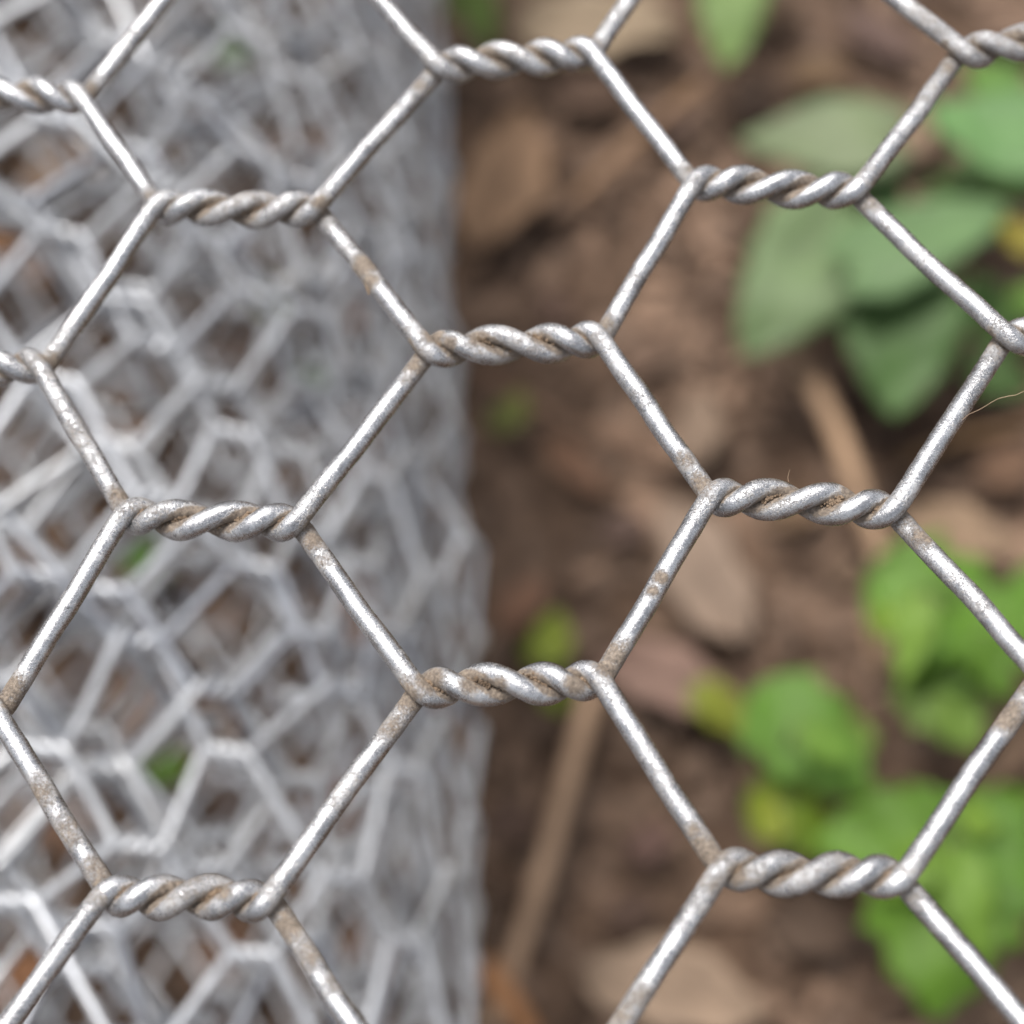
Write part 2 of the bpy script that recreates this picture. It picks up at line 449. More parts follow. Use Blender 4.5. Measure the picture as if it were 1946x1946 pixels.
PLANTS=[
 ('dull sage green plant with heart shaped leaves in upper right of the soil','heart',(48.89, 109.35),[
   ((50.02, 115.82, 24, 24.92, 118.9, 21, 15.99),(0.2016, 0.305, 0.15)),
   ((42.16, 101.77, 24, 23.44, 78.16, 21, 21.25),(0.1683, 0.2961, 0.1221)),
   ((39.72, 87.94, 30, 66.01, 100.12, 27, 14.97),(0.162, 0.3325, 0.1274)),
   ((49.43, 90.37, 22, 46.69, 67.64, 19, 20.01),(0.0887, 0.2016, 0.0545)),
   ((44.69, 115.93, 18, 51.33, 107.15, 15, 10.42),(0.0931, 0.2307, 0.0545)),
   ((46.85, 90.58, 16, 40.91, 98.63, 13, 7.71),(0.117, 0.2307, 0.0685)),
   ((43.84, 117.17, 10, 38.59, 108.68, 7, 9.43),(0.0887, 0.2016, 0.0452)),
   ((60.44, 116.03, 12, 69.94, 104.89, 9, 11.38),(0.0887, 0.2159, 0.0369)),
   ((60.76, 92.3, 12, 71.14, 84.64, 9, 11.03),(0.0648, 0.1683, 0.0252)),
   ((61.63, 80.58, 10, 71.15, 77.41, 7, 9.27),(0.0612, 0.15, 0.0273)),
   ((54.78, 100.43, 14, 45.22, 89.54, 11, 9.46),(0.1274, 0.2623, 0.0844)),
 ]),
 ('bright green plant leaf cluster at the upper right edge','heart',(75.95, 123.38),[
   ((73.94, 110.45, 28, 55.4, 120.32, 25, 17.11),(0.1384, 0.3419, 0.1022)),
   ((69.8, 126.94, 20, 65.01, 134.98, 17, 9.64),(0.117, 0.2874, 0.0452)),
   ((72.12, 109.29, 18, 65.69, 112.15, 15, 7.7),(0.1812, 0.3712, 0.0802)),
   ((70.9, 94.75, 22, 65.71, 102.84, 19, 5.81),(0.305, 0.305, 0.0343)),
   ((72.9, 87.14, 20, 66.3, 89.16, 17, 7.4),(0.1022, 0.2623, 0.0212)),
 ]),
 ('small light green leaf plant at the top edge','heart',(27.3, 172.82),[
   ((25.59, 153.87, 22, 23.67, 135.03, 19, 12.31),(0.1812, 0.3419, 0.0887)),
   ((27.41, 159.59, 18, 35.35, 164.09, 15, 7.54),(0.1559, 0.305, 0.0612)),
 ]),
 ('dark green weed at the top beside the roll edge','ovate',(-22.19, 172.31),[
   ((-22.02, 161.59, 14, -18.24, 147.61, 11, 7.33),(0.1022, 0.2016, 0.0252)),
   ((-21.79, 164.52, 12, -26.95, 157.58, 9, 5.96),(0.0887, 0.1878, 0.0252)),
 ]),
 ('bright green toothed leaf plant at the right edge','lobed',(60.15, 32.53),[
   ((39.49, 39.8, 28, 62.3, 25.15, 25, 18.12),(0.1384, 0.3515, 0.0545)),
   ((57.74, 28.71, 24, 42.19, 25.21, 21, 11.18),(0.1022, 0.2623, 0.0212)),
   ((45.61, 27.22, 22, 54.21, 14.59, 19, 13.02),(0.1946, 0.3813, 0.117)),
   ((58.44, 28.44, 26, 65.81, 42.25, 23, 8.92),(0.1274, 0.3325, 0.0482)),
   ((45.79, 34.18, 33, 42.19, 21.33, 30, 6.14),(0.2016, 0.4125, 0.0887)),
   ((53.53, 28.45, 31, 57.0, 18.6, 28, 6.46),(0.107, 0.2705, 0.0252)),
   ((42.04, 28.26, 30, 39.98, 34.88, 27, 4.43),(0.1812, 0.3515, 0.0369)),
 ]),
 ('bright green oval leaf plant left of the large three lobed leaf','lobed',(25.31, 12.81),[
   ((22.21, 23.11, 24, 38.55, 7.48, 21, 15.2),(0.1384, 0.3515, 0.0685)),
   ((13.81, 26.65, 14, 23.42, 18.73, 11, 6.69),(0.2623, 0.3515, 0.0545)),
   ((21.08, 9.54, 18, 35.71, 0.13, 15, 10.47),(0.1559, 0.2961, 0.016)),
   ((38.71, 14.7, 18, 33.44, 21.92, 15, 6.09),(0.1878, 0.3515, 0.0612)),
   ((27.34, 15.55, 30, 35.96, 10.96, 27, 5.41),(0.1812, 0.402, 0.0976)),
   ((25.02, 1.51, 20, 22.69, 10.52, 17, 5.22),(0.2462, 0.3515, 0.0212)),
 ]),
 ('large three lobed bright green leaf plant at the bottom right','lobed',(51.07, 5.2),[
   ((47.22, -1.41, 30, 28.79, 0.44, 27, 15.42),(0.117, 0.2961, 0.0343)),
   ((46.6, -0.7, 30, 60.92, -7.27, 27, 18.58),(0.107, 0.2874, 0.0369)),
   ((46.6, -0.31, 28, 43.56, -23.2, 25, 20.67),(0.117, 0.2961, 0.0273)),
   ((47.93, -0.64, 26, 60.73, 7.85, 23, 10.63),(0.0931, 0.2232, 0.016)),
   ((47.33, 0.44, 26, 42.82, 9.22, 23, 9.29),(0.107, 0.2874, 0.0273)),
   ((46.75, -1.3, 33, 49.74, -17.13, 30, 7.43),(0.1812, 0.3916, 0.0762)),
   ((45.5, -1.79, 32, 36.47, -7.41, 29, 6.54),(0.162, 0.3613, 0.0395)),
   ((48.62, 0.48, 31, 54.59, 6.06, 28, 5.56),(0.1878, 0.3813, 0.0612)),
 ]),
 ('tiny yellow green weed on the soil right of the roll','ovate',(-8.16, 34.79),[
   ((-7.94, 30.81, 10, -6.85, 41.78, 7, 6.48),(0.2384, 0.3515, 0.0395)),
   ((-8.48, 32.29, 8, -12.47, 36.38, 5, 3.76),(0.1878, 0.2874, 0.0369)),
   ((-7.67, 28.85, 8, -6.22, 25.01, 5, 4.95),(0.2159, 0.3419, 0.0482)),
 ]),
 ('faint green seedling beside the roll below the middle twist','ovate',(-15.32, 77.56),[
   ((-15.46, 72.75, 8, -12.21, 81.51, 5, 5.35),(0.1559, 0.2016, 0.0513)),
   ((-15.02, 72.24, 8, -18.02, 77.72, 5, 4.01),(0.1384, 0.1878, 0.0452)),
 ]),
 ('small green weed beneath the roll near the left twist','ovate',(-77.11, 53.93),[
   ((-74.36, 47.3, 10, -74.3, 55.87, 7, 6.21),(0.107, 0.305, 0.0319)),
   ((-73.57, 48.19, 10, -70.3, 51.08, 7, 5.3),(0.107, 0.305, 0.0319)),
 ]),
 ('small green weed beneath the lower left of the roll','ovate',(-69.38, 18.33),[
   ((-66.93, 13.38, 10, -66.27, 19.95, 7, 5.87),(0.117, 0.2874, 0.0319)),
   ((-67.01, 14.2, 10, -72.31, 16.67, 7, 5.03),(0.117, 0.2874, 0.0319)),
 ]),
 ('small green weed beneath the roll left of the middle twist','ovate',(-48.09, 89.01),[
   ((-45.68, 79.72, 10, -45.83, 89.37, 7, 6.38),(0.0802, 0.2232, 0.0452)),
   ((-46.68, 81.75, 10, -51.15, 85.48, 7, 5.48),(0.0802, 0.2232, 0.0452)),
 ]),
 ('small green weed beneath the roll near the top','ovate',(-70.54, 161.4),[
   ((-67.08, 148.39, 10, -69.26, 160.68, 7, 8.13),(0.0887, 0.2232, 0.0452)),
   ((-67.17, 149.6, 10, -62.18, 154.08, 7, 7.08),(0.0887, 0.2232, 0.0452)),
 ]),
 ('olive seedling beneath the roll above the left twist','ovate',(-58.05, 104.37),[
   ((-55.18, 94.29, 10, -56.78, 104.54, 7, 6.57),(0.1878, 0.2623, 0.0612)),
   ((-55.24, 95.33, 10, -60.4, 99.36, 7, 4.68),(0.1878, 0.2623, 0.0612)),
 ]),
]
PATCHES=[
(-4.05,0.73,0.69,1.05),(-3.18,0.01,0.52,0.9),(-3.75,-19.59,0.81,1.05),(3.84,-20.02,0.63,1.05),(-1.64,-19.92,0.58,0.9),(-0.11,-20.01,0.52,0.85),(1.67,0.33,0.46,0.9),(-1.66,0.29,0.46,0.85),(18.52,-9.53,0.58,0.95),(17.63,-10.27,0.46,0.9),(11.65,-29.79,0.63,0.95),(-13.83,-30.49,0.52,0.8),(-8.21,5.72,0.98,1.0),(-7.95,4.56,0.63,1.0),(8.35,-14.18,0.46,1.0),(7.94,-14.86,0.4,0.9),(5.85,-18.34,1.15,0.75),(5.51,-18.97,0.86,0.9),(10.77,-8.66,0.98,0.7),(9.96,-7.22,0.69,0.6),(10.15,-28.47,1.15,0.85),(9.66,-27.54,0.58,0.7),(-5.14,-0.76,0.98,0.7),(-5.57,-1.59,0.63,0.5),(-4.98,-20.43,0.98,0.8),(-5.77,-21.84,1.15,0.55),(-10.54,-11.33,0.86,0.8),(-9.88,-12.59,0.69,0.5),(-21.68,-8.31,0.86,0.7),(-10.63,-31.95,1.15,0.8),(-9.34,-33.37,1.15,0.6),(-7.96,-34.65,0.86,0.55),(22.09,-11.93,0.98,0.6),(22.48,-12.24,0.4,0.9),(5.6,1.54,0.75,0.7),(26.43,17.99,0.86,0.6),(-26.22,19.72,0.69,0.6),(-5.54,18.71,0.75,0.6),(-7.28,16.64,0.86,0.35),(-26.52,0.41,0.75,0.8),(-26.52,-19.45,1.15,0.8),(-24.07,-25.23,1.15,0.6),(-22.43,-27.18,1.44,0.5),(-20.69,-29.1,0.98,0.6),(25.56,-21.82,1.15,0.9),(21.34,8.74,0.75,0.6),(10.76,11.66,0.75,0.5),(27.48,-1.36,0.86,0.5),(6.82,-35.69,1.15,0.5),(5.79,-36.42,1.15,0.6),(-11.03,9.8,0.63,0.8),(-21.7,11.45,0.63,0.6)
]
HAIR= [(24.72, -5.58), (24.93, -5.36), (25.28, -5.05), (25.84, -4.82), (26.35, -4.51), (26.89, -4.18), (27.48, -4.04), (27.91, -3.99), (28.51, -3.69), (29.22, -3.59)]
FIBRE= [(15.38, -8.81), (15.33, -8.59), (15.4, -8.34), (15.47, -8.18)]
GRAIN= (-11.1, -10.62)
FLAKE= [(-8.28, 5.11), (-8.13, 4.47), (-8.01, 3.93)]


# ------------------------------------------------------------------ netting roll
NODES={
 (-2,-3):(-68.16,79.6,-58.91,79.82), (-2,-2):(-68.46,59.88,-59.2,59.84), (-2,-1):(-68.51,40.31,-58.94,39.78), (-2,0):(-68.45,19.84,-59.09,19.69), (-2,1):(-68.33,-0.05,-58.9,-0.09), (-2,2):(-68.38,-19.81,-58.93,-20.24), (-2,3):(-68.4,-39.95,-58.75,-40.15), (-2,4):(-68.41,-59.9,-59.08,-60.13), (-2,5):(-68.28,-79.96,-58.95,-80.0),
 (-1,-3):(-53.01,70.48,-43.39,69.55), (-1,-2):(-52.65,50.45,-43.32,49.63), (-1,-1):(-52.7,30.37,-43.09,29.86), (-1,0):(-52.71,10.52,-43.26,9.68), (-1,1):(-52.62,-9.63,-43.29,-10.38), (-1,2):(-52.44,-30.2,-43.32,-30.31), (-1,3):(-52.73,-49.82,-43.5,-50.24), (-1,4):(-52.8,-69.89,-43.28,-70.17), (-1,5):(-52.83,-89.82,-43.32,-90.37),
 (0,-3):(-36.31,79.77,-27.02,79.73), (0,-2):(-36.34,59.91,-27.11,59.59), (0,-1):(-36.31,40.01,-26.97,39.82), (0,0):(-36.47,19.87,-27.0,19.08), (0,1):(-36.58,-0.08,-27.27,0.09), (0,2):(-36.31,-20.14,-27.1,-20.61), (0,3):(-36.55,-40.03,-27.07,-40.14), (0,4):(-36.63,-60.22,-27.08,-59.99), (0,5):(-36.39,-80.0,-27.11,-80.07),
 (1,-3):(-20.82,70.47,-11.45,69.78), (1,-2):(-20.82,50.44,-11.32,50.08), (1,-1):(-18.18,32.52,-12.5,31.45), (1,0):(-21.07,10.59,-11.27,9.92), (1,1):(-21.1,-9.61,-11.33,-10.34), (1,2):(-20.08,-30.39,-11.62,-30.77), (1,3):(-20.6,-49.88,-11.78,-50.25), (1,4):(-20.48,-70.0,-11.6,-70.44), (1,5):(-20.64,-89.72,-11.22,-90.34),
 (2,-3):(-4.51,79.94,5.11,80.18), (2,-2):(-4.44,59.8,4.88,60.03), (2,-1):(-4.43,40.03,4.87,40.13), (2,0):(-4.59,20.05,4.95,20.47), (2,1):(-4.62,0.24,5.23,0.53), (2,2):(-4.52,-19.87,5.01,-19.56), (2,3):(-5.22,-39.21,4.28,-38.96), (2,4):(-4.27,-60.01,4.84,-60.0), (2,5):(-4.73,-79.94,5.0,-79.89),
 (3,-3):(11.2,70.45,20.56,69.57), (3,-2):(11.11,50.47,20.46,49.69), (3,-1):(10.97,29.99,20.29,28.06), (3,0):(11.19,10.71,20.56,9.61), (3,1):(11.31,-9.31,20.97,-10.43), (3,2):(10.94,-29.39,19.72,-29.93), (3,3):(11.14,-49.51,20.33,-49.95), (3,4):(10.93,-69.53,20.29,-70.19), (3,5):(11.29,-89.51,20.51,-90.21),
 (4,-3):(27.48,79.73,36.78,80.17), (4,-2):(27.21,59.97,36.92,60.35), (4,-1):(27.23,39.57,36.82,40.2), (4,0):(27.04,19.12,36.74,20.2), (4,1):(27.67,-0.38,36.85,0.41), (4,2):(27.35,-19.91,36.74,-19.7), (4,3):(27.27,-40.16,36.72,-40.01), (4,4):(27.36,-59.95,36.82,-59.82), (4,5):(27.54,-80.05,36.82,-79.95),
 (5,-3):(42.87,70.51,52.22,69.83), (5,-2):(43.06,50.57,52.43,49.65), (5,-1):(43.11,30.38,52.43,29.75), (5,0):(43.06,10.46,52.37,9.72), (5,1):(42.84,-9.57,52.35,-10.13), (5,2):(43.22,-29.85,52.22,-30.19), (5,3):(42.96,-49.57,52.21,-50.42), (5,4):(43.06,-69.66,52.31,-70.38), (5,5):(43.17,-89.56,52.18,-90.32),
 (6,-3):(59.19,79.73,68.91,80.08), (6,-2):(59.07,59.68,68.69,60.34), (6,-1):(59.16,39.75,68.76,40.08), (6,0):(59.43,19.59,68.8,20.12), (6,1):(59.37,-0.33,68.94,0.13), (6,2):(59.26,-20.17,68.62,-19.81), (6,3):(59.37,-39.99,68.85,-39.82), (6,4):(59.25,-59.98,68.77,-59.93), (6,5):(59.33,-79.93,68.72,-79.97),
 (7,-3):(75.06,70.64,84.31,69.74), (7,-2):(74.95,50.56,84.12,49.79), (7,-1):(75.11,30.33,84.52,29.81), (7,0):(74.9,10.47,84.17,9.68), (7,1):(75.21,-9.69,84.57,-10.27), (7,2):(75.12,-29.64,83.91,-30.29), (7,3):(75.02,-49.78,84.05,-50.19), (7,4):(74.92,-69.85,84.14,-70.14), (7,5):(74.94,-89.54,84.42,-90.24),
}
WIRE_R = 0.585
ROLL_R = 65.0
ROLL_AX = -80.6          # axis x at y = 34
ROLL_SLOPE = -0.064

def build_roll():
    root = thing('netting_roll', 'thick roll of galvanised hexagonal wire netting lying on the soil', 'wire roll', None, (ROLL_AX, 34, 0))
    inv = np.array([ROLL_AX, 34, 0.0])
    radii = [65.0, 62.6, 59.6, 55.5, 50.5]
    V0, HC, TL = 16.2, 10.4, 4.4
    r = .54
    for k, Rk in enumerate(radii):
        lr = np.random.default_rng(100 + k)
        ncol = int(round(2 * math.pi * Rk / HC / 2)) * 2
        ph0 = lr.uniform(0, 6.28); y0 = lr.uniform(0, V0)
        ph = [lr.uniform(0, 6.28) for _ in range(6)]
        skew = lr.uniform(-.16, .16)
        jit = {}
        nw = 37
        for w in range(nw):
            P = []; RJ = []
            for c in range(ncol + 1):
                cc = c % ncol
                ty = V0 * (((w + 1) // 2) if c % 2 == 0 else (w // 2 + .5))
                upper = (w % 2 == 0) if c % 2 == 0 else (w % 2 == 1)
                key = (cc, round(ty * 2 / V0))
                if key not in jit: jit[key] = lr.normal(0, 1.25, 3)
                j = jit[key]
                y = ty + j[0] + y0 - 95
                xc = (c + j[1] * .05) * 1.0
                sgn = (1 if upper else -1) * (1 if c % 2 == 0 else -1)
                hand = -1 if c % 2 == 0 else 1
                tau = np.linspace(0, 1, 11)
                phi = tau * 3 * math.pi
                along = (xc * (2 * math.pi * Rk / ncol)) + (tau - .5) * TL
                nn = np.cos(phi) * r * sgn
                pp = np.sin(phi) * r * sgn * hand
                RJ.append(np.full(11, j[2] * .75))
                P.append(np.stack([along, y + pp + skew * (along - math.pi * Rk), nn], 1))
            P = np.concatenate(P)
            P = P[:-6]
            radj = np.concatenate(RJ)[:-6]
            th = P[:, 0] / Rk + ph0
            yy = P[:, 1]
            rad = Rk + P[:, 2] + radj + .9 * np.sin(2 * th + ph[0] + yy * .02) + 1.0 * np.sin(5 * th + ph[1] - yy * .035) + .5 * np.sin(9 * th + ph[2] + yy * .06)
            X = rad * np.sin(th); Z = rad * np.cos(th) * .985 + ROLL_R
            Y = yy
            pts = np.stack([X + ROLL_SLOPE * Y, Y, Z], 1)   # root sits at y = 34
            if k in (1, 3, 4):                                # short offcuts laid inside the outer turns
                tw = (th + math.pi) % (2 * math.pi) - math.pi
                keep = np.abs(tw) < (1.35 if k == 1 else .95)
                idx = np.where(keep)[0]
                runs = np.split(idx, np.where(np.diff(idx) > 1)[0] + 1)
                runs = [q for q in runs if len(q) > 14]
            else:
                runs = [np.arange(len(pts))]
            for rn in runs:
              v, fl, _ = tube(pts[rn], .54, 6)
              me = mesh_from('wire', v, fl, M_ROLL)
              link('wire', me, root)
    return root
build_roll()

# ------------------------------------------------------------------ front sheet of netting
ZS = 170.0
PA = np.array(PATCHES)
def patch_dirt(P):
    d = np.zeros(len(P))
    for x, y, r_, s_ in PA:
        q = np.hypot(P[:, 0] - x, P[:, 1] - y) / (r_ * 1.15)
        d = np.maximum(d, s_ * .92 * np.clip(1.2 - q, 0, 1))
    return d

def in_focus(x, y):
    return -40 < x < 40 and -48 < y < 40

def base_dust(P):
    return .09 + .24 * vnoise(P / 5.0, 51) + .12 * vnoise(P / 1.8, 52)

def finish_wire(name, path, parent, end_dirt, sides, other=None, origin=None):
    """sweep a wire with a slightly rough, dirty surface; path in sheet space, origin = parent's place"""
    v, fl, rad = tube(path, WIRE_R, sides, False)
    nring = len(path)
    d = np.maximum(np.maximum(base_dust(v), patch_dirt(v)), np.repeat(end_dirt, sides) * (.85 + .4 * vnoise(v / 1.1, 53)))
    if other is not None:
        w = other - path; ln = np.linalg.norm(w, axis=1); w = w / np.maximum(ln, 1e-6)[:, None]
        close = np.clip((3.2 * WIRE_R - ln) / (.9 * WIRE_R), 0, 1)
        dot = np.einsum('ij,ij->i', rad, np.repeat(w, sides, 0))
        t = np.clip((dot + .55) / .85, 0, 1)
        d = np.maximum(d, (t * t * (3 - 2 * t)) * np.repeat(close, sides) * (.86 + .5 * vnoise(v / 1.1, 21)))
    rough = .012 * vnoise(v / .35, 31) + .014 * vnoise(v / .9, 32) + .07 * np.clip(d - .42, 0, 1) * (vnoise(v / .15, 33) * .8 + .4)
    rest = v.copy()
    v = v + rad * rough[:, None]
    s = np.concatenate([[0], np.cumsum(np.linalg.norm(np.diff(path, axis=0), axis=1))])
    uv = np.stack([np.tile(np.arange(sides) / sides * 2, nring), np.repeat(s, sides), np.full(len(v), (path[0, 0] * .37 + path[0, 1] * .71) % 50)], 1)
    if origin is not None: v = v - origin
    me = mesh_from(name, v, fl, M_WIRE, True, {'dirt': d}, uv, rest)
    return link(name, me, parent)

M_GRIT = simple_mat('dried_mud', (.06, .040, .026), (.24, .175, .12), 60.0, .97, .6, .001)
TAIL = 2.1
MUD_ENDS = {(2, 1): [(.06, 110), (.34, 45), (.66, 35), (.93, 40)], (2, 2): [(.05, 120), (.12, 60), (.36, 60), (.64, 50), (.94, 120)], (3, 1): [(.30, 40), (.66, 110), (.90, 70)],
            (1, 1): [(.08, 40), (.70, 40), (.92, 60)], (1, 2): [(.09, 60), (.66, 90), (.93, 110)], (3, 2): [(.08, 110), (.90, 60)], (2, 0): [(.05, 60), (.92, 60)], (3, 0): [(.10, 50), (.90, 40)]}
COLS = range(-2, 8)
ROWS = range(-3, 6)

def col_hand(c):            # +1: strands rise to the upper end in front
    return 1 if c % 2 else -1

def neighbours(c, i):
    """(upper-right, lower-right) joints of the next column"""
    if c % 2:   return (c + 1, i), (c + 1, i + 1)
    return (c + 1, i - 1), (c + 1, i)

sheet = thing('netting_sheet', 'flat sheet of weathered galvanised hexagonal wire netting held above the roll and soil', 'wire netting', None, (0, 0, ZS))
sheet.location = (0, 0, 0)
zz = np.array([0, 0, 1.0])
def node(c, i, side):
    a = NODES[(c, i)]
    return np.array([a[0], a[1], ZS]) if side < 0 else np.array([a[2], a[3], ZS])

spans = []
for c in COLS:
    for i in ROWS:
        if (c, i) not in NODES: continue
        Lp, Rp = node(c, i, -1), node(c, i, 1)
        e = Rp - Lp; T_len = np.linalg.norm(e); e = e / T_len
        pv = np.cross(zz, e)
        h = col_hand(c)
        jr = np.random.default_rng(1000 + c * 50 + i)
        mid = (Lp + Rp) / 2
        sharp = in_focus(mid[0], mid[1])
        # neighbours on the left
        left = []
        if c % 2: left = [(c - 1, i), (c - 1, i + 1)]       # upper-left, lower-left
        else:     left = [(c - 1, i - 1), (c - 1, i)]
        right = neighbours(c, i)
        kk = .30 + jr.uniform(-.14, .12); k2 = jr.uniform(-.14, .14)
        ph = np.linspace(0, 4 * math.pi, 161)
        tau = ph / (4 * math.pi)
        g = tau - kk / (2 * math.pi) * np.sin(2 * math.pi * tau) + k2 / (2 * math.pi) * np.sin(math.pi * tau) ** 2 * np.cos(2 * math.pi * tau)
        joint = link('twisted_joint', None, sheet)
        joint.location = Vector(mid) * U
        wob = .07 * np.sin(ph * .7 + jr.uniform(0, 6))
        paths = []
        for sgn in (1, -1):                                  # front-entering, back-entering strand
            off = sgn * (WIRE_R * 1.005) * (np.cos(ph)[:, None] * zz + h * np.sin(ph)[:, None] * pv)
            hel = Lp + (g * T_len)[:, None] * e + off + wob[:, None] * pv
            # strand A (sgn 1): hand +1 -> from lower-left to upper-right ; hand -1 -> upper-left to lower-right
            up_left = (h * sgn < 0)
            nl = left[0] if up_left else left[1]
            nr = right[1] if up_left else right[0]
            zl = sgn * WIRE_R
            pre = post = None
            if nl in NODES: far = node(*nl, 1) - zz * zl
            else: far = Lp - e * 6.8 + pv * (9.8 if up_left else -9.8) - zz * zl
            a = Lp + zz * zl
            d = far - a; dl = np.linalg.norm(d); d /= dl
            pre = a + d * np.linspace(TAIL, .05, 22)[:, None]
            if nl not in NODES: pre = a + d * np.linspace(4.5, .05, 45)[:, None]
            a2 = Rp + zz * zl
            if nr in NODES: far2 = node(*nr, -1) - zz * zl
            else: far2 = Rp + e * 6.8 + pv * (-9.8 if up_left else 9.8) - zz * zl
            d2 = far2 - a2; dl2 = np.linalg.norm(d2); d2 /= dl2
            post = a2 + d2 * np.linspace(.05, TAIL, 22)[:, None]
            if nr not in NODES: post = a2 + d2 * np.linspace(.05, 4.5, 45)[:, None]
            else:
                spans.append((a2 + d2 * TAIL, far2 - d2 * TAIL, (c, i), nr, sgn))
            path = np.concatenate([pre, hel, post])
            path, s = resample(path, .09)
            # round the two bends, leave the rest
            x = (path - Lp) @ e
            wgt = np.where((x < T_len * .16) | (x > T_len * .84), 1.0, 0.0)
            wgt[:4] = 0; wgt[-4:] = 0
            for _ in range(32):
                lap = np.zeros_like(path); lap[1:-1] = (path[:-2] + path[2:]) / 2 - path[1:-1]
                path = path + lap * wgt[:, None] * .9
            paths.append((path, x))
        for si in (0, 1):
            path, x = paths[si]
            opath, ox = paths[1 - si]
            if not sharp:
                path = path[np.unique(np.concatenate([np.arange(0, len(path), 3), [len(path) - 1]]))]
                x = (path - Lp) @ e
            oo = np.stack([np.interp((path - Lp) @ e, (opath - Lp) @ e, opath[:, q]) for q in range(3)], 1)
            dist_out = np.maximum(np.maximum(-((path - Lp) @ e), ((path - Rp) @ e)), 0)
            ex = np.where(dist_out > 0, np.clip(1 - dist_out / 1.5, 0, 1) * (.85 if si == 1 else .35), 0.0) * jr.uniform(.6, 1.1)
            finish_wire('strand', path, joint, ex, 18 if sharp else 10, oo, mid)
        # grit lodged between the strands
        if sharp:
            gr = np.random.default_rng(4000 + c * 50 + i)
            pts = []; szs = []
            pa, pb = paths[0][0], paths[1][0]
            for _ in range(int(gr.uniform(150, 300))):
                u_ = gr.uniform(.02, .98)
                if gr.random() < .45: u_ = gr.choice([.06, .1, .33, .68, .92]) + gr.normal(0, .025)
                xx = u_ * T_len
                A = np.array([np.interp(xx, paths[0][1], pa[:, q]) for q in range(3)])
                Bq = np.array([np.interp(xx, paths[1][1], pb[:, q]) for q in range(3)])
                m_ = (A + Bq) / 2; w = A - Bq; w /= np.linalg.norm(w)
                perp = np.cross(w, e); perp /= np.linalg.norm(perp)
                if perp[2] < 0: perp = -perp
                lift = gr.uniform(.35, .78) * WIRE_R
                s_ = gr.uniform(.03, .10)
                pts.append(m_ + perp * lift + w * gr.normal(0, .10) * WIRE_R); szs.append(s_)
            for u0, cnt in MUD_ENDS.get((c, i), []):         # thicker mud packed against a joint's end
                for _ in range(cnt):
                    xx = np.clip(u0 + gr.normal(0, .022), 0, 1) * T_len
                    A = np.array([np.interp(xx, paths[0][1], pa[:, q]) for q in range(3)])
                    Bq = np.array([np.interp(xx, paths[1][1], pb[:, q]) for q in range(3)])
                    m_ = (A + Bq) / 2; w = A - Bq; w /= np.linalg.norm(w)
                    perp = np.cross(w, e); perp /= np.linalg.norm(perp)
                    if perp[2] < 0: perp = -perp
                    pts.append(m_ + perp * gr.uniform(.45, 1.02) * WIRE_R + w * gr.normal(0, .22) * WIRE_R); szs.append(gr.uniform(.04, .12))
            v, f = lumps(np.array(pts) - mid, np.array(szs), 17 + i, 1.0)
            o = link('mud_grit', mesh_from('mud_grit', v, f, M_GRIT), joint)
            tag(o, None, None, None, 'stuff')

for a, b, j0, j1, sgn in spans:
    sr = np.random.default_rng(abs(int(a[0] * 91 + a[1] * 37)) + 9)
    mid = (a + b) / 2
    sharp = in_focus(mid[0], mid[1])
    n = 110 if sharp else 30
    t = np.linspace(0, 1, n)
    path = a + (b - a) * t[:, None]
    d = (b - a) / np.linalg.norm(b - a)
    side = np.cross(zz, d)
    env = np.sin(np.pi * t) ** 2
    path = path + side * (env * (sr.normal(0, .06) + sr.normal(0, .05) * np.sin(2 * np.pi * t)))[:, None] + zz * (env * sr.normal(0, .06))[:, None]
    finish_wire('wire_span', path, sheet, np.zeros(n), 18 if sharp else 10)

# ------------------------------------------------------------------ small things on the wire
M_HAIR = simple_mat('fibre', (.24, .16, .10), (.40, .29, .20), 20, .5)
def curve_tube(name, pts, zs, r, mat, sides=6, step=.15):
    P = np.array([(x, y, z) for (x, y), z in zip(pts, zs)])
    # smooth through the points
    t = np.arange(len(P)); tt = np.linspace(0, len(P) - 1, len(P) * 8)
    Q = np.stack([np.interp(tt, t, P[:, k]) for k in range(3)], 1)
    for _ in range(6): Q[1:-1] = Q[1:-1] * .5 + (Q[:-2] + Q[2:]) * .25
    rr_ = np.broadcast_to(np.asarray(r, float), (len(Q),)) if np.ndim(r) == 0 else np.interp(np.linspace(0, 1, len(Q)), np.linspace(0, 1, len(r)), r)
    v, fl, _ = tube(Q, rr_, sides)
    return mesh_from(name, v, fl, mat)
h = link('hair', curve_tube('hair', HAIR, [ZS + .3] * len(HAIR), [.007, .010, .013, .013, .018, .013, .010], M_HAIR))
tag(h, 'fine curled brown hair snagged on the wire at the right edge', 'hair')
fb = link('fibre', curve_tube('fibre', FIBRE, [ZS + .4, ZS + .5, ZS + .6, ZS + .65], [.014, .011, .007], M_HAIR))
tag(fb, 'tiny upright fibre stuck on the right middle twisted joint', 'fibre')
v, f = lumps(np.array([[GRAIN[0], GRAIN[1], ZS + .35]]), np.array([.12]), 3, 1.0)
M_GRAIN = simple_mat('white_grain', (.6, .6, .58), (.8, .8, .78), 20, .6)
tag(link('sand_grain', mesh_from('sand_grain', v, f, M_GRAIN)), 'tiny white sand grain at the end of the left twisted joint', 'grain')
fk = link('mud_flake', curve_tube('mud_flake', FLAKE, [ZS + .35, ZS + .2, ZS + .05], [.10, .13, .05], M_GRIT))
tag(fk, 'brown sliver of dried mud peeling off the wire above the middle joint', 'mud')

